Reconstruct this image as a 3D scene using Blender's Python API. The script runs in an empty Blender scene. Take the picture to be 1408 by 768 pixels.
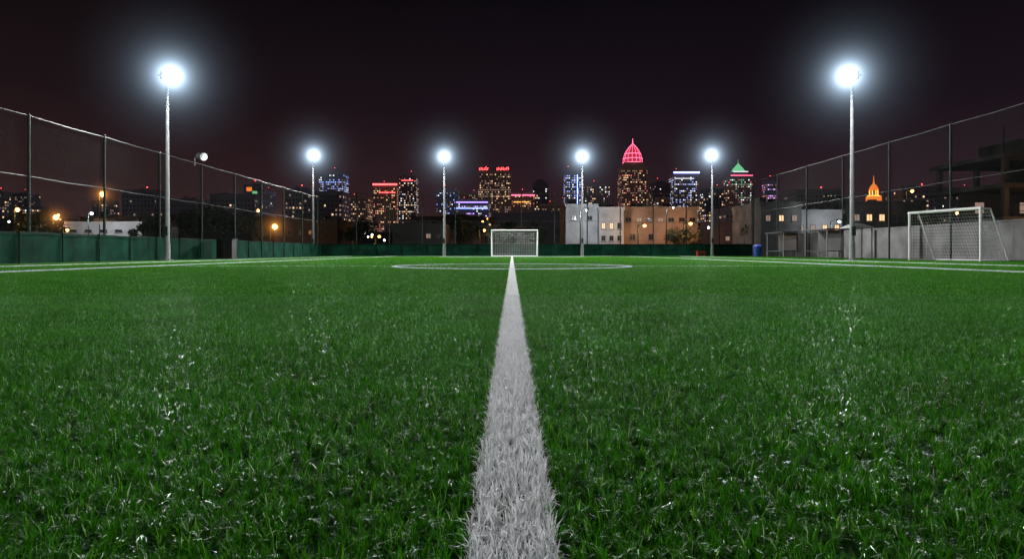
import bpy, math, random
import numpy as np
from mathutils import Vector, Matrix
random.seed(7)
rng = np.random.default_rng(7)
scene = bpy.context.scene
scene.view_settings.view_transform = 'Standard'
scene.view_settings.look = 'None'
scene.view_settings.exposure = 0

# ------------------------------------------------------------ materials
def nt(m):
    m.use_nodes = True
    return m.node_tree.nodes, m.node_tree.links

def mat(name, col, rough=0.6, metal=0.0, var=0.25, scale=3.0, emit=None, estr=0.0, bump=0.0, spec=0.3):
    m = bpy.data.materials.new(name)
    N, L = nt(m)
    b = N['Principled BSDF']
    b.inputs['Roughness'].default_value = rough
    b.inputs['Metallic'].default_value = metal
    b.inputs['Specular IOR Level'].default_value = spec
    tc = N.new('ShaderNodeTexCoord')
    nz = N.new('ShaderNodeTexNoise')
    nz.inputs['Scale'].default_value = scale
    nz.inputs['Detail'].default_value = 5
    L.new(tc.outputs['Object'], nz.inputs['Vector'])
    r = N.new('ShaderNodeValToRGB')
    r.color_ramp.elements[0].position = 0.3
    r.color_ramp.elements[1].position = 0.7
    r.color_ramp.elements[0].color = (*[c * (1 - var) for c in col], 1)
    r.color_ramp.elements[1].color = (*[min(1, c * (1 + var)) for c in col], 1)
    L.new(nz.outputs['Fac'], r.inputs['Fac'])
    L.new(r.outputs['Color'], b.inputs['Base Color'])
    if bump:
        bp = N.new('ShaderNodeBump')
        bp.inputs['Strength'].default_value = bump
        L.new(nz.outputs['Fac'], bp.inputs['Height'])
        L.new(bp.outputs['Normal'], b.inputs['Normal'])
    if emit:
        b.inputs['Emission Color'].default_value = (*emit, 1)
        b.inputs['Emission Strength'].default_value = estr
    return m

M_steel = mat('galvanised_steel', (0.2, 0.21, 0.22), 0.55, 0.3, 0.15, 6)
M_dsteel = mat('dark_painted_steel', (0.02, 0.035, 0.03), 0.6, 0.0, spec=.15)
M_rail = mat('weathered_rail', (0.07, 0.075, 0.075), 0.6, 0.0, spec=.2)
M_green = mat('green_windscreen', (0.004, 0.028, 0.017), 0.9, 0, 0.5, 1.2, bump=0.3, spec=.05)
M_gtrim = mat('green_trim', (0.003, 0.014, 0.010), 0.8, spec=.1)
M_white = mat('white_paint', (0.75, 0.76, 0.76), 0.4, 0, 0.06)
M_net = mat('net_cord', (0.5, 0.52, 0.52), 0.8, 0, 0.05)
M_black = mat('black_plastic', (0.012, 0.012, 0.014), 0.5)
M_red = mat('red_plastic', (0.35, 0.02, 0.02), 0.45)
M_blue = mat('blue_plastic', (0.01, 0.04, 0.22), 0.45)
M_conc = mat('concrete', (0.13, 0.13, 0.13), 0.9, 0, 0.4, 0.8, bump=0.2, spec=.1)
M_plw = mat('white_plaster', (0.38, 0.38, 0.39), 0.85, 0, 0.35, 0.5, spec=.1)
M_plo = mat('ochre_plaster', (0.26, 0.19, 0.15), 0.85, 0, 0.4, 0.5, spec=.1)
M_dark = mat('dark_facade', (0.05, 0.045, 0.05), 0.6, 0, 0.3, 0.15)
M_darkc = mat('weathered_dark_concrete', (0.06, 0.055, 0.055), 0.85, 0, 0.4, 0.7, spec=.1)
M_facs = [  # faint emission in the walls stands in for city light and haze
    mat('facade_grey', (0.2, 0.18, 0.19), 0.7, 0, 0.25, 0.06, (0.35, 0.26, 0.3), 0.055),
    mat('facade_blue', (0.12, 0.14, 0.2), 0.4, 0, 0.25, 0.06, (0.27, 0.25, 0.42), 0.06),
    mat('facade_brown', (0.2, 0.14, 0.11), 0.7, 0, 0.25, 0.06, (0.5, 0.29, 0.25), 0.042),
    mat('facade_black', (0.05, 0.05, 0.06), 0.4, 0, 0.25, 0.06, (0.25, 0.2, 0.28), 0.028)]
M_low = [mat('render_grey', (0.16, 0.155, 0.15), 0.8, 0, 0.3, 0.2), mat('render_brown', (0.14, 0.105, 0.09), 0.8, 0, 0.3, 0.2),
         mat('render_dark', (0.06, 0.055, 0.06), 0.8, 0, 0.3, 0.2)]
M_glass = mat('dark_glass', (0.015, 0.017, 0.022), 0.2, emit=(0.3, 0.25, 0.35), estr=0.010)  # unlit panes given a faint glow of their own
def em(name, col, s):
    m = bpy.data.materials.new(name)
    N, L = nt(m)
    b = N['Principled BSDF']
    b.inputs['Base Color'].default_value = (0.1, 0.1, 0.1, 1)
    b.inputs['Emission Color'].default_value = (*col, 1)
    b.inputs['Emission Strength'].default_value = s
    return m
E_warm = em('window_warm', (1, 0.6, 0.3), 1.4)
E_white = em('window_white', (0.9, 0.95, 1), 1.5)
E_blue = em('window_blue', (0.3, 0.42, 1), 1.5)
E_dim = em('window_dim', (0.9, 0.6, 0.45), 0.33)
E_dimr = em('window_dim_red', (1, 0.25, 0.2), 0.9)
E_red = em('neon_red', (1, 0.06, 0.06), 7.0)
E_redd = em('glow_red_soft', (1, 0.07, 0.12), 0.4)
E_pink = em('neon_pink', (1, 0.14, 0.28), 3.0)
E_purple = em('neon_purple', (0.45, 0.28, 1), 2.8)
E_neonb = em('neon_blue', (0.25, 0.35, 1), 6.0)
E_green = em('glow_green', (0.25, 0.9, 0.4), 0.6)
E_orange = em('lamp_orange', (1, 0.36, 0.07), 14)
E_dome = em('dome_glow_orange', (1, 0.25, 0.04), 0.9)
E_domeb = em('dome_glow_orange_bright', (1, 0.38, 0.06), 3.0)
E_lamp = em('lamp_white', (0.85, 0.93, 1), 60)
E_spot = em('lamp_cool', (0.9, 0.95, 1), 10)

# ------------------------------------------------------------ mesh builder
class MB:
    def __init__(s): s.v = []; s.f = []; s.m = []; s.mats = []
    def mi(s, m):
        if m not in s.mats: s.mats.append(m)
        return s.mats.index(m)
    def face(s, pts, m):
        b = len(s.v); s.v += [tuple(p) for p in pts]
        s.f.append(tuple(range(b, b + len(pts)))); s.m.append(s.mi(m))
    def box(s, x0, x1, y0, y1, z0, z1, m):
        b = len(s.v); k = s.mi(m)
        s.v += [(x0,y0,z0),(x1,y0,z0),(x1,y1,z0),(x0,y1,z0),(x0,y0,z1),(x1,y0,z1),(x1,y1,z1),(x0,y1,z1)]
        for f in ((0,3,2,1),(4,5,6,7),(0,1,5,4),(1,2,6,5),(2,3,7,6),(3,0,4,7)):
            s.f.append(tuple(b + i for i in f)); s.m.append(k)
    def tube(s, p0, p1, r0, r1=None, n=8, m=None):
        r1 = r0 if r1 is None else r1
        p0 = Vector(p0); p1 = Vector(p1); d = (p1 - p0)
        if d.length < 1e-6: return
        d.normalize()
        a = d.cross(Vector((0, 0, 1)) if abs(d.z) < 0.9 else Vector((1, 0, 0))).normalized()
        c = d.cross(a); b = len(s.v); k = s.mi(m)
        for p, r in ((p0, r0), (p1, r1)):
            for i in range(n):
                t = 2 * math.pi * i / n
                s.v.append(tuple(p + a * (math.cos(t) * r) + c * (math.sin(t) * r)))
        for i in range(n):
            j = (i + 1) % n
            s.f.append((b + i, b + j, b + n + j, b + n + i)); s.m.append(k)
        s.f.append(tuple(b + i for i in reversed(range(n)))); s.m.append(k)
        s.f.append(tuple(b + n + i for i in range(n))); s.m.append(k)
    def lathe(s, cx, cy, prof, n, m):
        b = len(s.v); k = s.mi(m)
        for r, z in prof:
            for i in range(n):
                t = 2 * math.pi * (i + 0.5) / n
                s.v.append((cx + r * math.cos(t), cy + r * math.sin(t), z))
        for q in range(len(prof) - 1):
            for i in range(n):
                j = (i + 1) % n
                s.f.append((b+q*n+i, b+q*n+j, b+(q+1)*n+j, b+(q+1)*n+i)); s.m.append(k)
    def ball(s, c, r, m, n=10):
        s.lathe(c[0], c[1], [(max(0.001, r * math.sin(math.pi * i / 6)), c[2] - r * math.cos(math.pi * i / 6)) for i in range(7)], n, m)
    def obj(s, name, parent=None, loc=None, rot=None):
        me = bpy.data.meshes.new(name)
        me.from_pydata(s.v, [], s.f)
        for m in s.mats: me.materials.append(m)
        me.polygons.foreach_set('material_index', s.m)
        me.update()
        o = bpy.data.objects.new(name, me)
        scene.collection.objects.link(o)
        if parent: o.parent = parent
        if loc: o.location = loc
        if rot: o.rotation_euler = rot
        return o

def empty(name, loc=(0, 0, 0), rot=(0, 0, 0)):
    e = bpy.data.objects.new(name, None)
    e.location = loc; e.rotation_euler = rot
    scene.collection.objects.link(e)
    return e

# ------------------------------------------------------------ world (night sky)
w = bpy.data.worlds.new('World'); scene.world = w; w.use_nodes = True
N = w.node_tree.nodes; L = w.node_tree.links
bg = N['Background']
tc = N.new('ShaderNodeTexCoord'); sep = N.new('ShaderNodeSeparateXYZ')
L.new(tc.outputs['Generated'], sep.inputs[0])
rp = N.new('ShaderNodeValToRGB'); cr = rp.color_ramp
cr.elements[0].position = 0.0; cr.elements[0].color = (0.036, 0.0165, 0.0205, 1)
cr.elements[1].position = 0.36; cr.elements[1].color = (0.0032, 0.0026, 0.0041, 1)
e = cr.elements.new(0.08); e.color = (0.024, 0.0118, 0.0165, 1)
e = cr.elements.new(0.2); e.color = (0.0100, 0.0060, 0.0096, 1)
nz = N.new('ShaderNodeTexNoise'); nz.inputs['Scale'].default_value = 2.2; nz.inputs['Detail'].default_value = 4
L.new(tc.outputs['Generated'], nz.inputs['Vector'])
ma = N.new('ShaderNodeMath'); ma.operation = 'MULTIPLY_ADD'; ma.inputs[1].default_value = 0.08
L.new(nz.outputs['Fac'], ma.inputs[0]); 
ms = N.new('ShaderNodeMath'); ms.operation = 'SUBTRACT'; ms.inputs[1].default_value = 0.04
L.new(sep.outputs['Z'], ms.inputs[0]); L.new(ms.outputs[0], ma.inputs[2])
L.new(ma.outputs[0], rp.inputs['Fac'])
mr = N.new('ShaderNodeMapRange'); mr.inputs['From Min'].default_value = -0.7; mr.inputs['From Max'].default_value = 0.1
mr.inputs['To Min'].default_value = 1.0; mr.inputs['To Max'].default_value = 0.0
L.new(sep.outputs['X'], mr.inputs['Value'])
mx = N.new('ShaderNodeMix'); mx.data_type = 'RGBA'; mx.blend_type = 'MULTIPLY'
mx.inputs[7].default_value = (1.2, 1.08, 0.78, 1)
L.new(mr.outputs[0], mx.inputs[0]); L.new(rp.outputs['Color'], mx.inputs[6])
L.new(mx.outputs[2], bg.inputs['Color']); bg.inputs['Strength'].default_value = 1.0

# ------------------------------------------------------------ camera
cam_d = bpy.data.cameras.new('camera'); cam = bpy.data.objects.new('camera', cam_d)
scene.collection.objects.link(cam); scene.camera = cam
cam.location = (0, 0, 0.4); cam.rotation_euler = (math.radians(90), 0, 0)
cam_d.sensor_width = 36; cam_d.lens = 24.0; cam_d.shift_y = -0.027
cam_d.clip_start = 0.05; cam_d.clip_end = 6000

# ------------------------------------------------------------ ground
g = MB(); g.face([(-2500, -300, 0), (2500, -300, 0), (2500, 3500, 0), (-2500, 3500, 0)], mat('asphalt', (0.05, 0.048, 0.047), 0.8, 0, 0.3, 0.3))
g.obj('ground')

CY, CR_ = 17.9, 3.05
def turf_mat(name, white=False, lines=False, spec=0.14):
    m = bpy.data.materials.new(name); N, L = nt(m)
    b = N['Principled BSDF']; out = N['Material Output']
    at = N.new('ShaderNodeAttribute'); at.attribute_name = 'rnd'
    geo = N.new('ShaderNodeNewGeometry')
    r = N.new('ShaderNodeValToRGB'); c = r.color_ramp
    if white:
        c.elements[0].color = (0.44, 0.45, 0.46, 1); c.elements[1].color = (0.84, 0.86, 0.88, 1)
    else:
        c.elements[0].color = (0.006, 0.052, 0.0010, 1); c.elements[1].color = (0.064, 0.31, 0.003, 1)
        e = c.elements.new(0.9); e.color = (0.038, 0.205, 0.002, 1)
        e = c.elements.new(0.975); e.color = (0.12, 0.38, 0.010, 1)
        e = c.elements.new(0.994); e.color = (0.38, 0.55, 0.28, 1)  # palest few blades paint sparkle glints into the colour
    L.new(at.outputs['Fac'], r.inputs['Fac'])
    col = r.outputs['Color']
    nz = N.new('ShaderNodeTexNoise'); nz.inputs['Scale'].default_value = 2.0; nz.inputs['Detail'].default_value = 8
    L.new(geo.outputs['Position'], nz.inputs['Vector'])
    mr = N.new('ShaderNodeMapRange'); mr.inputs['From Min'].default_value = 0.3; mr.inputs['From Max'].default_value = 0.7
    mr.inputs['To Min'].default_value = 0.8; mr.inputs['To Max'].default_value = 1.2
    L.new(nz.outputs['Fac'], mr.inputs['Value'])
    mx = N.new('ShaderNodeMix'); mx.data_type = 'RGBA'; mx.blend_type = 'MULTIPLY'; mx.inputs[0].default_value = 1.0 if not white else 0.3
    L.new(col, mx.inputs[6]); L.new(mr.outputs[0], mx.inputs[7]); col = mx.outputs[2]
    if lines:
        sp = N.new('ShaderNodeSeparateXYZ')
        nj = N.new('ShaderNodeTexNoise'); nj.inputs['Scale'].default_value = 40
        L.new(geo.outputs['Position'], nj.inputs['Vector'])
        L.new(geo.outputs['Position'], sp.inputs[0])
        def M(op, a, bb=None, c3=None):
            n = N.new('ShaderNodeMath'); n.operation = op
            for i, q in enumerate((a, bb, c3)):
                if q is None: continue
                if isinstance(q, (int, float)): n.inputs[i].default_value = q
                else: L.new(q, n.inputs[i])
            return n.outputs[0]
        j = M('MULTIPLY', M('SUBTRACT', nj.outputs['Fac'], 0.5), 0.04)
        X = M('ADD', sp.outputs['X'], j); Y = M('ADD', sp.outputs['Y'], j)
        l = M('MULTIPLY', M('LESS_THAN', M('ABSOLUTE', X), 0.06), M('LESS_THAN', Y, 54.6))
        mw = N.new('ShaderNodeMix'); mw.data_type = 'RGBA'
        L.new(l, mw.inputs[0]); L.new(col, mw.inputs[6]); mw.inputs[7].default_value = (0.78, 0.8, 0.8, 1)
        col = mw.outputs[2]
    L.new(col, b.inputs['Base Color'])
    b.inputs['Roughness'].default_value = 0.36
    b.inputs['Specular IOR Level'].default_value = spec
    tr = N.new('ShaderNodeBsdfTranslucent'); L.new(col, tr.inputs['Color'])
    mxs = N.new('ShaderNodeMixShader'); mxs.inputs[0].default_value = 0.35
    L.new(b.outputs[0], mxs.inputs[1]); L.new(tr.outputs[0], mxs.inputs[2])
    L.new(mxs.outputs[0], out.inputs['Surface'])
    return m
T_near = turf_mat('turf_blades', spec=0.16); T_white = turf_mat('turf_blades_white', white=True, spec=0.3)
T_far = turf_mat('turf_blades_marked', lines=True, spec=0.05)

def blade_mesh(name, bx, by, lx, ly, width, material, h):
    n = len(bx)
    Ln = h * rng.uniform(0.55, 1.25, n)
    ln = np.sqrt(lx**2 + ly**2) + 1e-6; a = np.clip(ln, 0, 1.35); ux, uy = lx/ln, ly/ln
    ph = np.arctan2(uy, ux) + np.pi/2 + rng.normal(0, 0.6, n)
    wx, wy = np.cos(ph)*width/2, np.sin(ph)*width/2
    rw = rng.uniform(0.7, 1.25, n); wx *= rw; wy *= rw
    mo = 0.5*Ln*np.sin(a*0.5); mz = 0.55*Ln*np.cos(a*0.45)
    to = Ln*np.sin(a); tz = Ln*np.cos(a)*0.95 + 0.003
    V = np.zeros((n, 5, 3), np.float32)
    V[:,0] = np.stack([bx-wx, by-wy, np.full(n, 0.003)], 1); V[:,1] = np.stack([bx+wx, by+wy, np.full(n, 0.003)], 1)
    mxx, myy = bx+ux*mo, by+uy*mo
    V[:,2] = np.stack([mxx-wx*.85, myy-wy*.85, mz], 1); V[:,3] = np.stack([mxx+wx*.85, myy+wy*.85, mz], 1)
    V[:,4] = np.stack([bx+ux*to, by+uy*to, tz], 1)
    me = bpy.data.meshes.new(name)
    me.vertices.add(n*5); me.vertices.foreach_set('co', V.ravel())
    pat = np.array([0,1,3,2, 2,3,4]); loops = (np.arange(n)[:,None]*5 + pat[None,:]).ravel()
    me.loops.add(n*7); me.loops.foreach_set('vertex_index', loops.astype(np.int32))
    st = (np.arange(n)[:,None]*7 + np.array([0,4])[None,:]).ravel()
    me.polygons.add(n*2); me.polygons.foreach_set('loop_start', st.astype(np.int32))
    me.update(calc_edges=True)
    at = me.attributes.new('rnd', 'FLOAT', 'POINT')
    at.data.foreach_set('value', np.repeat(rng.uniform(0, 1, n), 5).astype(np.float32))
    me.materials.append(material)
    return bpy.data.objects.new(name, me)

def blades(name, sx, sy, density, width, material, h=0.024, spread=0.003, k=7, hv=0.12, lean=0.5):
    n = int(sx * sy * density); ntf = max(1, n // k); n = ntf * k
    cx = rng.uniform(-sx/2, sx/2, ntf); cy = rng.uniform(-sy/2, sy/2, ntf)
    tl = rng.uniform(0, 2*np.pi, ntf); ta = np.abs(rng.normal(0, 0.6, ntf))
    bx = np.repeat(cx, k) + rng.normal(0, spread, n); by = np.repeat(cy, k) + rng.normal(0, spread, n)
    if sx < 0.2: bx = np.clip(bx, -sx/2, sx/2)
    lx = np.repeat(np.cos(tl)*ta, k) + rng.normal(0, lean, n)
    ly = np.repeat(np.sin(tl)*ta, k) + rng.normal(0, lean, n)
    hh = h * np.repeat(np.clip(1 + rng.normal(0, hv, ntf), .5, 1.6), k)
    return blade_mesh(name, bx, by, lx, ly, width, material, hh)

def line_blades(name, paths, per_m, hw, width, h):
    xs = []; ys = []
    for p0, p1 in paths:
        d = np.array(p1, float)-np.array(p0, float); Ln = np.hypot(*d); n = int(Ln*per_m)
        t = rng.uniform(0, 1, n); o = rng.uniform(-hw, hw, n); nx, ny = -d[1]/Ln, d[0]/Ln
        xs.append(p0[0]+d[0]*t+nx*o); ys.append(p0[1]+d[1]*t+ny*o)
    bx = np.concatenate(xs); by = np.concatenate(ys)
    return blade_mesh(name, bx, by, rng.normal(0,.3,len(bx)), rng.normal(0,.3,len(bx)), width, T_white, h)

def scatter(name, pts, variants, turns, step):
    col = bpy.data.collections.new(name + '_tufts')
    for v in variants: col.objects.link(v)
    me = bpy.data.meshes.new(name); me.from_pydata(pts, [], [])
    o = bpy.data.objects.new(name, me); scene.collection.objects.link(o)
    ng = bpy.data.node_groups.new(name, 'GeometryNodeTree')
    ng.interface.new_socket('Geometry', in_out='INPUT', socket_type='NodeSocketGeometry')
    ng.interface.new_socket('Geometry', in_out='OUTPUT', socket_type='NodeSocketGeometry')
    n, l = ng.nodes, ng.links
    gi = n.new('NodeGroupInput'); go = n.new('NodeGroupOutput')
    ip = n.new('GeometryNodeInstanceOnPoints'); ci = n.new('GeometryNodeCollectionInfo')
    ci.inputs['Collection'].default_value = col
    ci.inputs['Separate Children'].default_value = True; ci.inputs['Reset Children'].default_value = True
    ip.inputs['Pick Instance'].default_value = True
    def rnd(mx_, seed):
        r = n.new('FunctionNodeRandomValue'); r.data_type = 'INT'
        for s in r.inputs:
            if s.enabled and s.name == 'Min': s.default_value = 0
            if s.enabled and s.name == 'Max': s.default_value = mx_
            if s.name == 'Seed': s.default_value = seed
        return [s for s in r.outputs if s.enabled][0]
    l.new(rnd(len(variants)-1, 3), ip.inputs['Instance Index'])
    mu = n.new('ShaderNodeMath'); mu.operation = 'MULTIPLY'; mu.inputs[1].default_value = step
    l.new(rnd(turns, 9), mu.inputs[0])
    cb = n.new('ShaderNodeCombineXYZ'); l.new(mu.outputs[0], cb.inputs['Z'])
    l.new(cb.outputs[0], ip.inputs['Rotation'])
    l.new(gi.outputs[0], ip.inputs['Points']); l.new(ci.outputs[0], ip.inputs['Instance'])
    l.new(ip.outputs[0], go.inputs[0])
    md = o.modifiers.new('scatter', 'NODES'); md.node_group = ng
    return o

YN, YM = 6.0, 16.0
root = empty('football_pitch_turf')
s = MB(); s.face([(-15.6,-30,0.004),(20.2,-30,0.004),(20.2,57.2,0.004),(-15.6,57.2,0.004)], mat('turf_backing', (0.006, 0.04, 0.003), 0.9, 0, 0.3, 20, spec=.05))
s.obj('turf_backing', root)
pn = []
y = 0.25
while y < YN:
    i = 0
    while True:
        x = 0.06 + 0.25 + i*0.5
        if x > 0.8*y + 1.6: break
        pn += [(x, y, 0.004), (-x, y, 0.004)]; i += 1
    y += 0.5
pl = [(0, 0.25+0.5*i, 0.004) for i in range(int(YN/0.5))]
nb = [blades('tuft_near', 0.5, 0.5, 58000, 0.0020, T_near, spread=0.0032, k=12, hv=0.24, lean=0.48) for _ in range(6)]
wb = [blades('tuft_line', 0.12, 0.5, 80000, 0.0020, T_white, h=0.024, spread=0.003, k=6, hv=.18) for _ in range(5)]
o = scatter('grass_blades', pn, nb, 3, math.pi/2); o.parent = root
o = scatter('line_blades', pl, wb, 1, math.pi); o.parent = root
pm = []
for yi in range(int(YN), int(YM)):
    for xi in range(-15, 20):
        if abs(xi+0.5) < 0.85*(yi+1) + 2.5: pm.append((xi+0.5, yi+0.5, 0.004))
mb_ = [blades('tuft_mid', 1, 1, 24000, 0.0032, T_far, spread=0.005, k=10, hv=.2) for _ in range(4)]
o = scatter('grass_blades_mid', pm, mb_, 3, math.pi/2); o.parent = root
pf = []
for yi in range(int(YM), 57, 2):
    for xi in range(-15, 20, 2): pf.append((xi+0.6, yi+1, 0.004))
fb = [blades('tuft_far', 2, 2, 5000, 0.010, T_far, h=0.028, spread=0.012) for _ in range(4)]
o = scatter('grass_blades_far', pf, fb, 3, math.pi/2); o.parent = root
circ = []
for i in range(96):
    a0, a1 = 2*math.pi*i/96, 2*math.pi*(i+1)/96
    circ.append(((CR_*math.cos(a0), CY+CR_*math.sin(a0)), (CR_*math.cos(a1), CY+CR_*math.sin(a1))))
o = line_blades('circle_blades', circ, 1500, 0.06, 0.009, 0.036); scene.collection.objects.link(o); o.parent = root
o = line_blades('touchline_blades', [((-9.4,-2),(-9.4,54.5)), ((9.4,-2),(9.4,54.5)), ((-12.8,8),(-12.8,54.5)), ((13.4,8),(13.4,54.5)),
      ((-9.4,54.5),(9.4,54.5)), ((-5,47),(5,47))], 800, 0.06, 0.010, 0.042)
scene.collection.objects.link(o); o.parent = root
o = line_blades('halfway_blades', [((-9.4,CY),(9.4,CY))], 500, 0.05, 0.009, 0.031)
scene.collection.objects.link(o); o.parent = root

# ------------------------------------------------------------ lamps
def halo_mat(name, col, terms, R):  # emission-only volume: lamp halo put in as a glowing sphere, no lit air
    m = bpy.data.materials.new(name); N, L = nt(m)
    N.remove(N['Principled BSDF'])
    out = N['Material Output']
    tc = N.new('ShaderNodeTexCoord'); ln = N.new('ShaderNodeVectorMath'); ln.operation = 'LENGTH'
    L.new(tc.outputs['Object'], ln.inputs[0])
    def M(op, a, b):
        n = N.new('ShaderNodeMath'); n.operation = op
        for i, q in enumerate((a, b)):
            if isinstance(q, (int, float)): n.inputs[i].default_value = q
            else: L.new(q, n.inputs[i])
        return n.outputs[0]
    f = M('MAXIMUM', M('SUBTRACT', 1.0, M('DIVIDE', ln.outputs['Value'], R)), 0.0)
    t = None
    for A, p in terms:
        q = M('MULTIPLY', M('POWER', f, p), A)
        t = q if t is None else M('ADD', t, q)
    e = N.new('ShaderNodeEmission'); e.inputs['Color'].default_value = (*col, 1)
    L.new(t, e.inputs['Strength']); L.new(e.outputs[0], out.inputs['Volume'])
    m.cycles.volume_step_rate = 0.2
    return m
H_big = halo_mat('glow_halo', (0.58, 0.78, 1.0), [(0.05, 3.5), (2.3, 13.0), (26.0, 34.0)], 5.0)
H_org = halo_mat('glow_halo_orange', (1.0, 0.36, 0.07), [(0.3, 4.0), (7.0, 18.0)], 3.0)

def add_halo(parent, loc, R, m):
    s = MB(); s.ball((0, 0, 0), R, m, 20)
    o = s.obj('glow_halo', parent, loc); return o

FP = 14500
LC = (1.0, 0.995, 0.98)
def floodlight(x, y, h=8.0, power=FP, hz=True, aim=(0, 14)):
    e = empty('floodlight_pole', (x, y, 0))
    s = MB()
    s.tube((0,0,0), (0,0,0.05), 0.26, 0.26, 16, M_steel)
    s.tube((0,0,0.05), (0,0,0.75), 0.13, 0.125, 14, M_steel)
    s.tube((0,0,0.75), (0,0,h+0.1), 0.105, 0.06, 14, M_steel)
    for q in range(4):
        t = q*math.pi/2+.7
        s.tube((.2*math.cos(t), .2*math.sin(t), .05), (.2*math.cos(t), .2*math.sin(t), .1), .02, .02, 6, M_dsteel)
    s.box(-0.09, 0.09, -0.16, -0.11, 1.1, 1.5, M_dsteel)
    s.obj('pole', e)
    dx, dy = (aim[0] - x), (aim[1] - y)
    l = math.hypot(dx, dy); ang = math.atan2(dy/l, dx/l) + math.pi/2
    s = MB()
    s.box(-0.4, 0.4, -0.04, 0.04, h-0.04, h+0.04, M_steel)
    for i in (-1, 1):
        cx = i*0.19
        s.box(cx-0.17, cx+0.17, -0.22, -0.06, h-0.17, h+0.17, M_black)
        s.box(cx-0.15, cx+0.15, -0.228, -0.221, h-0.15, h+0.15, E_lamp)
        for q in range(5): s.box(cx-0.15+q*0.07, cx-0.14+q*0.07, -0.06, -0.045, h-0.15, h+0.15, M_black)
    s.obj('lamp_head', e, None, (0, 0, ang))
    ld = bpy.data.lights.new('lamp', 'SPOT'); ld.energy = power; ld.color = LC; ld.shadow_soft_size = 0.24
    ld.spot_size = math.radians(165); ld.spot_blend = 0.7
    lo = bpy.data.objects.new('lamp', ld); scene.collection.objects.link(lo); lo.parent = e
    lo.location = (dx/l*0.5, dy/l*0.5, h)
    lo.rotation_euler = Vector((dx/l, dy/l, -0.62)).to_track_quat('-Z', 'Y').to_euler()
    if hz: add_halo(e, (dx/l*0.32, dy/l*0.32, h), 5.0, H_big)
    return e
floodlight(-15.0, 29.7, aim=(0, 20)); floodlight(14.8, 29.7, aim=(0, 20))
floodlight(-16.6+0.4, 55.6, 8.2, FP, aim=(-4, 30)); floodlight(16.3, 55.6, 8.2, FP, aim=(4, 30))
floodlight(-5.6, 56.4, 8.2, FP, aim=(-3, 30)); floodlight(5.8, 56.4, 8.2, FP, aim=(3, 30))
floodlight(-15.0, 3.0, 8.0, FP*0.27, False, (0, 7)); floodlight(14.8, 3.0, 8.0, FP*0.27, False, (0, 7))  # out-of-frame poles added by pitch symmetry to light the near turf
floodlight(-15.0, -22.0, 8.0, FP*0.34, False, (0, 0)); floodlight(14.8, -22.0, 8.0, FP*0.34, False, (0, 0))  # unseen poles added behind the camera for the same purpose

def street_lamp(x, y, h, power=150, orange=True, hz=False, r=0.16):
    e = empty('street_lamp', (x, y, 0))
    s = MB()
    s.tube((0,0,0), (0,0,h+0.05), 0.08, 0.045, 8, M_dsteel)
    s.tube((0,0,h+0.05), (0.5,-0.3,h+0.2), 0.035, 0.03, 6, M_dsteel)
    s.box(0.4,0.85,-0.42,-0.22,h+0.12,h+0.24,M_dsteel)
    s.ball((0.62,-0.32,h+0.03), r, E_orange if orange else E_spot)
    s.obj('post', e)
    if power:
        ld = bpy.data.lights.new('lamp', 'POINT'); ld.energy = power
        ld.color = (1, 0.45, 0.12) if orange else (0.9, 0.95, 1); ld.shadow_soft_size = 0.1
        lo = bpy.data.objects.new('lamp', ld); scene.collection.objects.link(lo); lo.parent = e; lo.location = (0.62, -0.32, h-0.3)
    if hz: add_halo(e, (0.62,-0.32,h), 3.0, H_org)
street_lamp(-56.8, 94, 8.3, 700, True, True, 0.34)
street_lamp(-63.2, 94, 5.1, 500, True, True, 0.34)
street_lamp(-69.2, 95, 6.2, 400, True, False, 0.28)
street_lamp(-28.3, 80, 3.3, 350, True, True, 0.3)
street_lamp(13.2, 71.5, 3.1, 330, True, False, 0.17)
street_lamp(18.0, 71.5, 3.3, 330, True, False, 0.17)
street_lamp(7.0, 70.0, 4.6, 900, False, False, 0.10)  # lamp added to brighten the white building behind it
street_lamp(15.6, 69.0, 4.8, 300, False, False, 0.08)
street_lamp(54.3, 94, 8.7, 250, True, False, 0.2)
street_lamp(58.2, 94, 6.6, 250, False, False, 0.32)
street_lamp(-54.6, 88, 5.3, 900, False, False, 0.18)
street_lamp(-20.0, 100, 2.6, 200, True, False, 0.2)
street_lamp(28.0, 60, 3.0, 420, False, False, 0.12)
street_lamp(-46, 70, 2.6, 250, True, False, 0.14)
street_lamp(42, 54, 3.4, 260, True, False, 0.12)
street_lamp(-4, 84, 3.0, 180, True, False, 0.16)
for X, Y in ((-170,300),(-90,260),(-20,240),(60,280),(140,300),(220,330),(-60,160),(50,150),(-120,180),(110,170)):  # lamps added at strong power to brighten the town's walls
    street_lamp(X, Y, 10, 4500 if Y > 200 else 1600, True, False, 0.3)

# ------------------------------------------------------------ fences
def link_mat():
    m = bpy.data.materials.new('chain_link'); N, L = nt(m)
    b = N['Principled BSDF']; b.inputs['Base Color'].default_value = (0.03, 0.038, 0.036, 1)
    b.inputs['Roughness'].default_value = 0.9; b.inputs['Specular IOR Level'].default_value = 0.05
    tc = N.new('ShaderNodeTexCoord'); sp = N.new('ShaderNodeSeparateXYZ'); L.new(tc.outputs['Object'], sp.inputs[0])
    def M(op, a, c):
        n = N.new('ShaderNodeMath'); n.operation = op
        for i, q in enumerate((a, c)):
            if isinstance(q, (int, float)): n.inputs[i].default_value = q
            else: L.new(q, n.inputs[i])
        return n.outputs[0]
    h = M('ADD', sp.outputs['X'], sp.outputs['Y'])
    def line(v): return M('LESS_THAN', M('FRACT', M('DIVIDE', v, 0.085), 0), 0.038)
    al = M('MAXIMUM', line(M('ADD', h, sp.outputs['Z'])), line(M('SUBTRACT', h, sp.outputs['Z'])))
    L.new(al, b.inputs['Alpha'])
    return m
M_link = link_mat()
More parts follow.
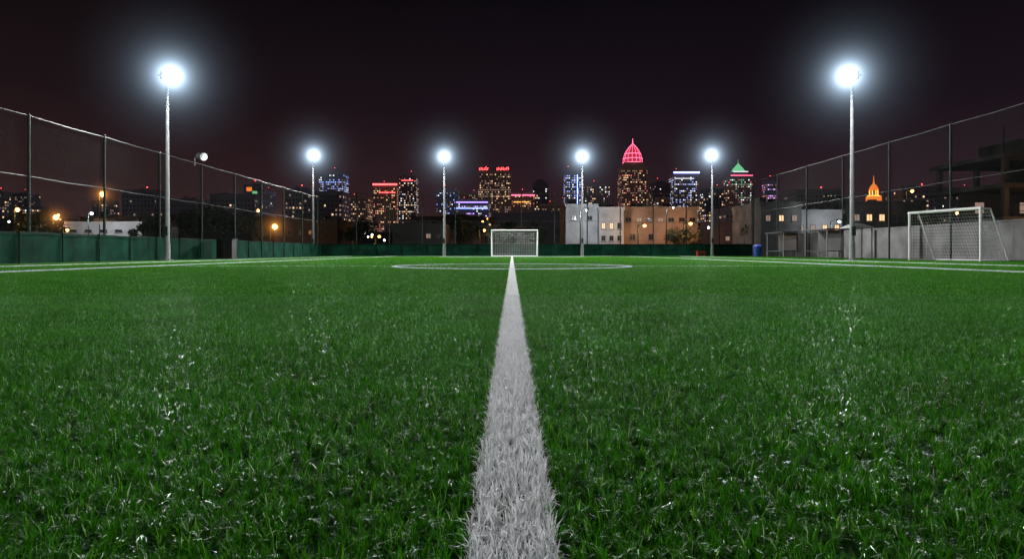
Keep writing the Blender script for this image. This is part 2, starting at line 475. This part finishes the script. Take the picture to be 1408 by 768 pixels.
def fence(name, p0, p1, ys, H, mid, postmat=M_dsteel):
    e = empty(name)
    p0 = Vector(p0); p1 = Vector(p1); d = (p1-p0); Ln = d.length; d.normalize(); nrm = Vector((-d.y, d.x, 0))
    s = MB()
    for t in ys:
        p = p0 + d*t
        s.tube(p, p+Vector((0,0,H)), 0.05, 0.045, 8, postmat)
        s.tube(p+Vector((0,0,H)), p+Vector((0,0,H+0.04)), 0.05, 0.02, 8, postmat)
    for z, r in ((H-0.05, 0.022), (mid, 0.013)):
        tt = list(ys)+[Ln]
        for a, b in zip(tt[:-1], tt[1:]):
            if b <= a: continue
            c = (a+b)/2
            s.tube(p0+d*a+Vector((0,0,z)), p0+d*c+Vector((0,0,z-.03)), r, r, 6, M_rail)
            s.tube(p0+d*c+Vector((0,0,z-.03)), p0+d*b+Vector((0,0,z)), r, r, 6, M_rail)
    s.obj('posts_and_rails', e)
    q = MB(); o_ = nrm*0.055
    q.face([p0+o_+Vector((0,0,0.05)), p1+o_+Vector((0,0,0.05)), p1+o_+Vector((0,0,H-0.05)), p0+o_+Vector((0,0,H-0.05))], M_link)
    q.obj('chain_link', e)
    return e
fence('chain_link_fence', (-16,-12,0), (-16,58,0), [1.0+4.2*i for i in range(17)], 4.95, 2.9)
fence('chain_link_fence', (-16,58,0), (20.5,58,0), [i*2.8 for i in range(14)], 5.4, 3.0)
fence('chain_link_fence', (20.5,58,0), (20.5,-10,0), [0.1+5.2*i for i in range(14)], 6.4, 3.7)

def windscreen(name, p0, p1, H, side):
    s = MB(); p0 = Vector(p0); p1 = Vector(p1); d = p1-p0; Ln = d.length; d.normalize(); nrm = Vector((-d.y,d.x,0))*side
    n = int(Ln/0.7)
    for i in range(n):
        a = p0+d*(Ln*i/n); b = p0+d*(Ln*(i+1)/n)
        wa = nrm*(0.05+0.012*math.sin(i*2.1)); wb = nrm*(0.05+0.012*math.sin((i+1)*2.1))
        ha = H+0.015*math.sin(i*1.3); hb = H+0.015*math.sin((i+1)*1.3)
        s.face([a+wa+Vector((0,0,.02)), b+wb+Vector((0,0,.02)), b+wb+Vector((0,0,hb)), a+wa+Vector((0,0,ha))], M_green)
        s.face([a+wa*1.3+Vector((0,0,ha-.06)), b+wb*1.3+Vector((0,0,hb-.06)), b+wb*1.3+Vector((0,0,hb)), a+wa*1.3+Vector((0,0,ha))], M_gtrim)
    for i in range(0, n, 3):
        a = p0+d*(Ln*i/n)+nrm*0.09
        s.tube(a, a+Vector((0,0,H+0.02)), 0.022, 0.022, 6, M_gtrim)
    return s.obj(name)
windscreen('green_windscreen', (-15.85,-12,0), (-15.85,57.8,0), 1.05, -1)
windscreen('green_windscreen', (-15.8,57.85,0), (20.3,57.85,0), 1.05, -1)

e = empty('security_floodlight', (-15.9, 34.2, 5.0))
s = MB()
s.tube((0,0,-0.3),(0,0,0.1),0.03,0.03,8,M_steel); s.tube((0,0,0.1),(0.35,-0.1,0.18),0.025,0.025,8,M_steel)
s.tube((0.25,-0.1,0.2),(0.62,-0.35,0.1),0.15,0.2,14,M_white); s.tube((0.62,-0.35,0.1),(0.63,-0.36,0.098),0.17,0.17,14,E_white)
s.obj('housing', e)

# ------------------------------------------------------------ goals
def goal(x, y, ang, W=3.66, H=2.05, dt=0.45, db=1.3):
    e = empty('football_goal', (x, y, 0.02), (0, 0, ang))
    s = MB(); r = 0.055
    a, b = -W/2, W/2
    for q in (a, b):
        s.tube((q,0,0),(q,0,H),r,r,12,M_white)
        s.tube((q,0,H-.02),(q,dt,H-.02),0.03,0.03,8,M_white)
        s.tube((q,dt,H-.02),(q,db,0.03),0.03,0.03,8,M_white)
        s.tube((q,0,0.03),(q,db,0.03),0.035,0.035,8,M_white)
    s.tube((a-r,0,H),(b+r,0,H),r,r,12,M_white)
    s.tube((a,db,0.03),(b,db,0.03),0.035,0.035,8,M_white)
    s.tube((a,dt,H-.02),(b,dt,H-.02),0.02,0.02,8,M_white)
    s.obj('frame', e)
    s = MB(); k = 0.004; st = 0.14
    nx = int(W/st)
    back = lambda t: (dt+(db-dt)*t, (H-.02)*(1-t)+0.03*t)
    sag = lambda u, t: 0.10*math.sin(math.pi*t)*math.sin(math.pi*u)
    for i in range(nx+1):
        u = i/nx; X = a+W*u
        s.tube((X,0,H),(X,dt,H-.02-0.03*math.sin(math.pi*u)),k,k,4,M_net)
        pr = None
        for j in range(9):
            t = j/8; yy, zz = back(t); p = (X, yy+sag(u,t)-0.05*math.sin(math.pi*t), zz)
            if pr: s.tube(pr, p, k, k, 4, M_net)
            pr = p
    for j in range(1, 15):
        t = j/15; yy, zz = back(t); pr = None
        for i in range(9):
            u = i/8; p = (a+W*u, yy+sag(u,t)-0.05*math.sin(math.pi*t), zz)
            if pr: s.tube(pr, p, k, k, 4, M_net)
            pr = p
    for q in (dt*.33, dt*.66): s.tube((a,q,H-.02),(b,q,H-.02),k,k,4,M_net)
    for X in (a, b):
        for j in range(1, 15):
            t = j/15; yy, zz = back(t); s.tube((X,0,zz),(X,yy,zz),k,k,4,M_net)
        for j in range(1, 9):
            yy = db*j/9; zt = H-.02 if yy < dt else (H-.02)*(1-(yy-dt)/(db-dt))
            s.tube((X,yy,0.03),(X,yy,zt),k,k,4,M_net)
    s.obj('net', e)
goal(0.2, 55.0, 0.0, 3.66, 2.1)
goal(18.05, 28.6, math.atan2(-3.6, 0.7), 3.66, 2.1)

# ------------------------------------------------------------ buildings
def tower(name, cx, cy, w, h, dp=None, fac=None, lit=0.25, pal=None, cw=2.3, ch=3.0, ww=0.6, wh=0.5, rot=0.0, seed=0, parapet=1.2):
    dp = dp or w*0.9
    rn = random.Random(seed*17+int(abs(cx)*3)+int(h))
    fac = fac or M_facs[0]; pal = pal or [E_warm, E_white, E_dim, E_dim]
    e = empty(name, (cx, cy, 0), (0, 0, rot))
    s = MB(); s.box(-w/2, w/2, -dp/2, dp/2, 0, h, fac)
    if parapet:
        t = min(0.4, w*.03)
        pz = h+parapet
        s.box(-w/2-t, w/2+t, -dp/2-t, -dp/2+t, h-.3, pz, fac); s.box(-w/2-t, w/2+t, dp/2-t, dp/2+t, h-.3, pz, fac)
        s.box(-w/2-t, -w/2+t, -dp/2+t, dp/2-t, h-.3, pz, fac); s.box(w/2-t, w/2+t, -dp/2+t, dp/2-t, h-.3, pz, fac)
    if h > 60:
        npier = rn.randint(3, 5)
        for i in range(npier):
            u = -w/2+w*(i/(npier-1)); u = min(max(u, -w/2+.5), w/2-.5)
            s.box(u-.5, u+.5, -dp/2-.7, -dp/2-.01, 0, h-.35, fac)
    s.obj('walls', e)
    q = MB(); eps = 0.06
    nfl = max(1, int((h-1)/ch))
    for side in (0, 1, 3):
        width = w if side == 0 else dp
        if side == 1 and cx > 150: continue
        if side == 3 and cx < -150: continue
        nc = max(1, int(width/cw)); c = width/nc
        for f in range(nfl):
            z0 = f*ch+ch*0.25; z1 = z0+ch*wh
            fl = rn.random() < 0.06; fd = rn.uniform(0.2, 1.7)
            for i in range(nc):
                u0 = -width/2+c*i+c*(1-ww)/2; u1 = u0+c*ww
                m = rn.choice(pal) if (rn.random() < lit*fd or fl) else M_glass
                if side == 0: P = [(u0,-dp/2-eps,z0),(u1,-dp/2-eps,z0),(u1,-dp/2-eps,z1),(u0,-dp/2-eps,z1)]
                elif side == 1: P = [(w/2+eps,u0,z0),(w/2+eps,u1,z0),(w/2+eps,u1,z1),(w/2+eps,u0,z1)]
                else: P = [(-w/2-eps,u1,z0),(-w/2-eps,u0,z0),(-w/2-eps,u0,z1),(-w/2-eps,u1,z1)]
                q.face(P, m)
    q.obj('windows', e)
    r = MB(); 
    for i in range(rn.randint(1, 3)):
        a = rn.uniform(-w*.35, w*.15); b = rn.uniform(-dp*.3, dp*.1)
        r.box(a, a+w*rn.uniform(.12,.25), b, b+dp*.2, h+.02, h+rn.uniform(.03,.06)*min(h, 60)+.8, fac)
    if h > 40:
        a = rn.uniform(-w*.3, w*.3); r.tube((a,0,h),(a,0,h+h*.09),0.3,0.1,6,M_dsteel); r.ball((a,0,h+h*.09),0.4,E_red)
    r.obj('roof_plant', e)
    return e

W_ = [E_warm, E_dim, E_dim, E_white]; B_ = [E_blue, E_blue, E_white, E_dim]; R_ = [E_warm, E_dim, E_dim, E_dim]
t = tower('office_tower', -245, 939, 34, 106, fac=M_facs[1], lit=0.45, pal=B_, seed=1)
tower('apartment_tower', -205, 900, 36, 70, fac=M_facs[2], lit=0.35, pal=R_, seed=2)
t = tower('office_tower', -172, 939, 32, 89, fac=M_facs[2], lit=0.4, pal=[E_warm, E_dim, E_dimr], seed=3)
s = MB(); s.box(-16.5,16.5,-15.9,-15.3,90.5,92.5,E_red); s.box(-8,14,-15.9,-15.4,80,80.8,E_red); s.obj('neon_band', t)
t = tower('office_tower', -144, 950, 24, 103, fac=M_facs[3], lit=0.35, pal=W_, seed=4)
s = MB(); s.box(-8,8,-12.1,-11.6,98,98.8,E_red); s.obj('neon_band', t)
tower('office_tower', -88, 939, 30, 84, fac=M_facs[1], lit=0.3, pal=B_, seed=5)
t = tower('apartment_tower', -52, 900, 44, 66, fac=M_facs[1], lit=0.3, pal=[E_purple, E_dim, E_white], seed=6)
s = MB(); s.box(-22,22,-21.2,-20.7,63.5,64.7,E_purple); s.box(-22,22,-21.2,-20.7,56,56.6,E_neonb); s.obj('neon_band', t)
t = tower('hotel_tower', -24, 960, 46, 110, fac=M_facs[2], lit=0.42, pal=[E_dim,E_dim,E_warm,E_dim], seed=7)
s = MB(); rs = random.Random(4)
for x0, x1 in ((-21, -8), (3, 20)):
    x = x0
    while x < x1:
        hh = rs.uniform(2.6, 4.4)
        s.box(x, x+0.6, -20.9, -20.5, 112.6, 112.6+hh, E_red)
        zz = 112.6+rs.choice((0, hh*.45, hh-.5)); s.box(x+.62, x+1.6, -20.9, -20.5, zz, zz+.6, E_red)
        x += 2.2
s.box(-22,22,-20.2,-20,112.0,112.4,M_dsteel)
s.obj('roof_sign', t)
t = tower('shopping_centre', 14, 880, 30, 74, fac=M_facs[2], lit=0.4, pal=[E_warm, E_dimr, E_dim], seed=8)
s = MB(); s.box(-15,15,-15.0,-14.4,71.5,72.8,E_pink); s.box(-12,8,-15.0,-14.4,63,63.8,E_domeb); s.obj('neon_band', t)
t = tower('office_tower', 39, 939, 22, 90, fac=M_facs[3], lit=0.2, pal=W_, seed=9)
s = MB(); s.lathe(0,0,[(11,90.01),(10.4,94),(8,97),(4,99.5),(.1,100.5)],20,M_facs[3]); s.obj('dome', t)
t = tower('office_tower', 84, 939, 24, 108, fac=M_facs[1], lit=0.45, pal=B_, seed=10)
s = MB(); s.box(4.5,5.2,-12.0,-11.6,40,105,E_neonb); s.obj('neon_line', t)
tower('office_tower', 112, 920, 36, 88, fac=M_facs[0], lit=0.25, pal=W_, seed=11)
t = tower('domed_skyscraper', 166, 939, 36, 114, fac=M_facs[2], lit=0.42, pal=[E_dim,E_warm,E_dim,E_dimr], seed=12, parapet=2)
s = MB(); s.box(-13.4,13.4,-12.4,12.4,114.02,122,M_facs[2])
prof = [(13,122),(12.7,127),(11.6,132),(9.2,138),(5.8,143),(2.4,147),(.4,149)]
s.lathe(0,0,prof,24,E_redd); s.tube((0,0,149),(0,0,156),.6,.2,8,E_pink); s.obj('crown', t)  # dome surface emits its red glow itself instead of being lit
s = MB()
for k in range(14):
    an = 2*math.pi*k/14
    for i in range(len(prof)-1):
        (r0,z0),(r1,z1) = prof[i],prof[i+1]
        s.tube((1.03*r0*math.cos(an),1.03*r0*math.sin(an),z0),(1.03*r1*math.cos(an),1.03*r1*math.sin(an),z1),.2,.2,5,E_pink)
for r0,z0 in ((13.6,122.3),(13.1,128),(11.0,134.5)):
    for k in range(24):
        a0,a1 = 2*math.pi*k/24, 2*math.pi*(k+1)/24
        s.tube((r0*math.cos(a0),r0*math.sin(a0),z0),(r0*math.cos(a1),r0*math.sin(a1),z0),.4,.4,5,E_pink)
s.box(-13.4,13.4,-13.0,-12.6,114.5,115.3,E_redd)
s.obj('lit_ribs', t)
tower('office_tower', 203, 939, 24, 93, fac=M_facs[3], lit=0.2, pal=W_, seed=13)
t = tower('office_tower', 236, 939, 34, 105, fac=M_facs[0], lit=0.4, pal=[E_blue,E_white,E_dim], seed=14)
s = MB(); s.box(-17.6,17.6,-16.9,-16.3,106.4,108.4,E_neonb); s.box(-16,10,-16.9,-16.3,99,99.7,E_white); s.obj('neon_band', t)
t = tower('spired_tower', 311, 939, 32, 102, fac=M_facs[0], lit=0.42, pal=[E_dim,E_white,E_green,E_dimr], seed=15)
s = MB(); s.box(-10,10,-10,10,102.02,110,M_facs[0]); s.lathe(0,0,[(10,110.01),(6,115.5),(2.5,119.5),(.2,122)],8,E_green); s.tube((0,0,121.5),(0,0,127),.35,.15,6,E_green)  # green lighting of the roof put in as emission
s.box(-10.3,10.3,-10.6,-10.1,109,109.8,E_white); s.box(-15,15,-15.3,-14.9,103.3,104,E_pink); s.obj('lit_roof', t)
tower('office_tower', 281, 900, 20, 84, fac=M_facs[2], lit=0.3, pal=R_, seed=16)
tower('office_tower', 354, 939, 15, 96, fac=M_facs[1], lit=0.65, pal=[E_dimr,E_purple,E_dim], seed=17)
tower('office_tower', 415, 939, 70, 76, fac=M_facs[2], lit=0.3, pal=W_, seed=18)
tower('office_tower', 560, 939, 46, 84, fac=M_facs[3], lit=0.15, pal=W_, seed=19)
kw = dict(cw=2.4, ch=3.0, wh=.42, ww=.45)
tower('apartment_block', -127, 470, 26, 40, fac=M_facs[3], lit=0.2, pal=R_, seed=20, **kw)
tower('apartment_block', -225, 470, 24, 35, fac=M_facs[3], lit=0.15, pal=R_, seed=21, **kw)
tower('apartment_block', -252, 470, 22, 41, fac=M_facs[3], lit=0.13, pal=W_, seed=22, **kw)
tower('apartment_block', -187, 470, 30, 38, fac=M_facs[3], lit=0.15, pal=R_, seed=23, **kw)
tower('apartment_block', -152, 490, 17, 44, fac=M_facs[3], lit=0.16, pal=R_, seed=24, **kw)
t = tower('apartment_block', -196, 520, 12, 50, fac=M_facs[3], lit=0.2, pal=R_, seed=25, **kw)
s = MB(); s.box(-4,0,-6,-5.6,46,49,E_dome); s.box(0.5,4,-6,-5.6,44,46,E_green); s.obj('lit_sign', t)
tower('apartment_block', 205, 470, 30, 41, fac=M_facs[3], lit=0.22, pal=W_, seed=26, **kw)
tower('apartment_block', 150, 440, 34, 27, fac=M_facs[0], lit=0.25, pal=R_, seed=27, **kw)
tower('apartment_block', 275, 470, 26, 43, fac=M_facs[3], lit=0.2, pal=R_, seed=28, **kw)
tower('apartment_block', 312, 500, 30, 36, fac=M_facs[3], lit=0.22, pal=R_, seed=29, **kw)
t = empty('domed_tower', (249, 470, 0)); s = MB()
s.box(-6,6,-6,6,0,35,M_facs[2]); s.box(-3.6,3.6,-3.6,3.6,35.02,38.4,E_dome)
for k in range(8):
    an = 2*math.pi*k/8; s.tube((2.7*math.cos(an),2.7*math.sin(an),38.9),(2.7*math.cos(an),2.7*math.sin(an),42.5),.3,.25,6,E_domeb)
s.lathe(0,0,[(1.7,38.9),(1.7,42.5)],12,M_facs[2]); s.lathe(0,0,[(3.2,42.51),(3.1,43.0),(2.6,44.6),(1.7,46.0),(.7,47.0),(.35,49),(.1,53)],14,E_dome)  # orange lighting of the dome put in as emission
s.lathe(0,0,[(4.1,38.41),(4.1,38.9)],16,E_domeb); s.obj('cupola', t)

rn = random.Random(21)
for i in range(95):
    y = rn.uniform(130, 560); k = y/939.0
    X = rn.uniform(-740, 760)*k
    topz = 0.4 + rn.uniform(14, 50)*k
    tower('low_rise_building', X, y, rn.uniform(18, 60)*k+5, topz, dp=rn.uniform(8, 16), fac=rn.choice(M_low+M_facs[2:]), lit=0.12,
          pal=rn.choice([W_, R_, R_]), cw=2.4, ch=2.9, ww=0.42, wh=0.4, seed=i, rot=rn.uniform(-.35,.35), parapet=0.5)
for i in range(60):
    y = rn.uniform(700, 1300); k = y/939.0
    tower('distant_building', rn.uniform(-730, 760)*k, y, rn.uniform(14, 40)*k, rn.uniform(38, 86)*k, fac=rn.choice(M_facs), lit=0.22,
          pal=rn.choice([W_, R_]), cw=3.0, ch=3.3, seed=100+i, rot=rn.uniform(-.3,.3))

def block(name, x0, x1, y0, y1, h, wm, wins, lit=0.2, seed=1):
    rn2 = random.Random(seed)
    e = empty(name, ((x0+x1)/2, (y0+y1)/2, 0)); W2 = (x1-x0)/2; D2 = (y1-y0)/2
    s = MB(); s.box(-W2, W2, -D2, D2, 0, h, wm); s.box(-W2-.1, W2+.1, -D2-.1, -D2+.15, h, h+.35, wm); s.box(-W2-.1,-W2+.15,-D2+.15,D2,h,h+.35,wm); s.box(W2-.15,W2+.1,-D2+.15,D2,h,h+.35,wm)
    s.obj('walls', e)
    q = MB()
    for (u, z, ww2, hh) in wins:
        m = M_glass if rn2.random() > lit else rn2.choice((E_dim, E_dim, E_warm))
        yy = -D2-0.004
        q.box(u-ww2/2, u+ww2/2, yy-.02, yy, z, z+hh, m)
        q.box(u-.02, u+.02, yy-.035, yy-.021, z, z+hh, M_conc)
        for (a,b,c,d) in ((u-ww2/2-.05,u-ww2/2,z-.07,z+hh+.05),(u+ww2/2,u+ww2/2+.05,z-.07,z+hh+.05),(u-ww2/2,u+ww2/2,z+hh,z+hh+.05)):
            q.box(a,b,yy-.05,yy,c,d,M_conc)
        q.box(u-ww2/2-.12,u+ww2/2+.12,yy-.14,yy,z-.13,z-.071,M_conc)
    if wins: q.obj('windows', e)
    r = MB(); r.box(-W2*.6,-W2*.25,-D2*.4,D2*.2,h+.01,h+.9,M_conc); r.tube((W2*.4,0,h),(W2*.4,0,h+.9),.45,.45,12,M_black); r.tube((W2*.7,0,h),(W2*.7,0,h+1.8),.03,.02,5,M_dsteel)
    r.box(-W2*.1,W2*.12,-D2*.8,-D2*.6,h+.01,h+.5,M_steel)
    r.obj('roof_plant', e)
    return e
wn = lambda W, n, z, w2=.8, h2=.9: [(-W/2+W*(i+.5)/n, z, w2, h2) for i in range(n)]
block('white_building', 5.9, 9.4, 75, 84, 5.3, M_plw, wn(3.5,2,3.9,.5,.4), lit=0, seed=2)
block('white_building', 9.45, 12.1, 74, 84, 4.9, M_plw, wn(2.6,3,2.9,.35,.6)+wn(2.6,3,1.6,.35,.5), lit=.35, seed=3)
block('ochre_building', 12.2, 20.4, 75, 84, 5.0, M_plo, wn(8.2,7,3.7,.55,.4)+wn(8.2,4,1.7,.5,.6), lit=.12, seed=4)
block('white_warehouse', -61.5, -51, 94, 104, 4.2, mat('bright_plaster', (0.6,0.6,0.6), 0.8, 0, .15, .5), wn(10.5,5,3.1,.9,.3), lit=0, seed=5)
block('grey_building', -50, -44, 98, 106, 3.6, M_conc, wn(6,3,2.2), lit=.1, seed=6)
block('grey_building', 26.5, 31, 64, 72, 4.0, M_plw, wn(4.5,4,2.4,.4,.5), lit=.4, seed=7)
block('grey_building', 22.6, 26.3, 62, 70, 4.6, M_conc, wn(3.6,3,3.2,.4,.5), lit=.3, seed=8)
block('grey_building', 31.5, 40, 66, 76, 4.9, M_darkc, wn(8.5,7,3.4,.5,.6)+wn(8.5,7,1.8,.5,.6), lit=.4, seed=9)
block('grey_building', -14, -8, 80, 90, 3.4, M_low[0], wn(6,5,2.0,.5,.5), lit=.25, seed=10)
block('grey_building', -30, -22, 86, 95, 4.2, M_low[2], wn(8,6,2.6,.5,.5), lit=.25, seed=11)
block('grey_building', -44, -34, 90, 100, 5.0, M_low[2], wn(10,7,3.2,.6,.6), lit=.2, seed=12)
block('grey_building', -7.5, 3.5, 92, 100, 3.6, M_low[0], wn(11,9,2.4,.5,.5), lit=.25, seed=13)

e = empty('open_frame_building', (47, 62, 0)); s = MB()
for k, z in enumerate((3.0, 5.8, 8.3)):
    s.box(-6, 8, -5, 5, z, z+.35, M_darkc)
for X in (-5.6,-2,2,6):
    for Y in (-4.6, 4.2):
        for z0, z1 in ((0,2.99),(3.36,5.79),(6.16,8.29)): s.box(X, X+.4, Y, Y+.4, z0, z1, M_darkc)
s.box(-5, 7, 2.0, 2.2, 0, 2.99, M_dark); s.box(-5, 7, 2.0, 2.2, 3.36, 5.79, M_dark); s.box(-1, 7, 2.0, 2.2, 6.16, 8.29, M_dark)
s.box(-1.9, 1.9, -2, 4, 8.66, 10.4, M_darkc); s.tube((-4.5,-3,8.6),(-4.5,-3,11.4),.06,.04,6,M_dsteel)
s.obj('frame', e); s = MB()
for z in (6.15, 3.35):
    for hz_ in (.45,.95): s.tube((-6,-5,z+hz_),(8,-5,z+hz_),.03,.03,6,M_dsteel)
    for i in range(15): s.tube((-6+i,-5,z),(-6+i,-5,z+.95),.025,.025,5,M_dsteel)
for X, z in ((-3.6,4.0),(.6,4.0),(3.2,6.9),(-.4,1.2),(4.4,1.2)): s.box(X,X+.8,1.92,1.98,z,z+1.0,E_dim if X < 3 else E_warm)
s.obj('railings_and_windows', e)

s = MB(); s.box(24, 24.25, -5, 61, 0, 1.85, M_conc); s.box(23.95, 24.3, -5, 61, 1.852, 1.95, M_conc)
for i in range(14): s.box(23.88, 23.998, -5+i*5, -4.7+i*5, 0, 1.84, M_conc)
s.obj('concrete_wall')
e = empty('canopy_shelter', (17.9, 35.5, 0)); s = MB()
for X in (-.55,.55):
    for Y in (-.5,.5): s.tube((X,Y,0),(X,Y,1.75),.03,.03,8,M_dsteel)
s.lathe(0,0,[(.85,1.62),(.82,1.67),(.4,1.82),(.05,1.88)],4,M_plw); s.obj('canopy', e)
s = MB(); s.box(-.3,.3,-.22,.22,.02,.42,M_red); s.box(-.33,.33,-.25,.25,.422,.47,M_red); s.box(-.2,.2,-.235,-.221,.1,.3,M_black); s.obj('red_crate', None, (15.2, 55.0, 0))
s = MB()
s.lathe(0,0,[(.26,0),(.33,.75),(.35,.76),(.35,.84),(.2,.92),(.02,.95)],14,M_blue); s.obj('blue_bin', None, (18.9, 52.5, 0))
e = empty('equipment_cabinet', (-14.8, 35.4, 0)); s = MB(); s.box(-.4,.4,-.3,.3,.05,1.0,M_black); s.box(-.45,.45,-.35,.35,1.002,1.06,M_dsteel); s.box(-.02,.02,-.32,-.301,.1,.95,M_dsteel); s.obj('cabinet', e)
for yy in (42, 48.5):
    e = empty('substitutes_bench', (19.2, yy, 0)); s = MB()
    s.box(-.5,.4,-1.6,1.6,.42,.47,M_dsteel); s.box(.35,.42,-1.6,1.6,.5,1.7,M_black); s.box(-.6,.45,-1.65,1.65,1.72,1.78,M_black)
    for Y in (-1.5,1.5):
        s.tube((-.5,Y,0),(-.5,Y,1.72),.03,.03,6,M_steel); s.tube((.38,Y,0),(.38,Y,.5),.03,.03,6,M_steel)
    s.obj('bench', e)

# ------------------------------------------------------------ trees
M_leaf = mat('foliage', (0.03, 0.045, 0.018), 0.7, 0, 0.5, 2.0)
M_bark = mat('bark', (0.09, 0.065, 0.045), 0.9)
def tree(x, y, h, r, n=1500, seed=1):
    rn = random.Random(seed); e = empty('tree', (x, y, 0)); s = MB()
    s.tube((0,0,0),(0.05*h,0,h*.45),h*.035,h*.02,8,M_bark)
    cl = []
    for i in range(11):
        a = rn.uniform(0, 6.28); q = rn.uniform(.2,.85)*r; z = h*rn.uniform(.45,.95)
        c = Vector((q*math.cos(a), q*math.sin(a), z)); cl.append((c, r*rn.uniform(.25,.45)))
        s.tube((0.04*h,0,h*rn.uniform(.3,.45)), c, h*.012, h*.004, 5, M_bark)
    s.obj('trunk_and_limbs', e); s = MB()
    for i in range(n):
        c, q = rn.choice(cl)
        d = Vector((rn.gauss(0,1), rn.gauss(0,1), rn.gauss(0,.8))).normalized()*q*rn.uniform(.5,1.15)
        p = c+d; a = Vector((rn.gauss(0,1),rn.gauss(0,1),rn.gauss(0,1))).normalized(); b = a.orthogonal().normalized(); z = r*rn.uniform(.03,.065)
        s.face([p-a*z-b*z*.6, p+a*z-b*z*.6, p+a*z+b*z*.6, p-a*z+b*z*.6], M_leaf)
    s.obj('crown', e)
for i,(x,y,h,r) in enumerate([(-36,84,5.8,2.8),(-40,86,5.0,2.4),(-31,82,4.4,2.0),(-6,88,4.6,2.2),(-1,80,4.0,1.8),(2.6,78,3.8,1.6),(17,70,2.6,1.3),
        (18.6,71,2.4,1.2),(-20,90,4.6,2.2),(24,66,4.8,1.8),(36,60,4.2,1.8),(-48,90,4.6,2.2),(-70,100,6,3),(34,72,6.4,2.6),(-12,100,4.4,2.2)]):
    tree(x, y, h, r, seed=i+5)

s = MB(); rn = random.Random(5)
for i in range(150):
    y = rn.uniform(110, 600); k = y/939; X = rn.uniform(-720, 740)*k; z = rn.uniform(5, 11) if y > 200 else rn.uniform(3.5,6)
    s.tube((X,y,0),(X,y,z),.08,.05,5,M_dsteel)
    s.ball((X,y-.2,z),0.0012*y+.05, rn.choice([E_orange,E_orange,E_spot,E_spot,E_domeb]), 6)
s.obj('distant_street_lights')
print('objects', len(scene.objects))
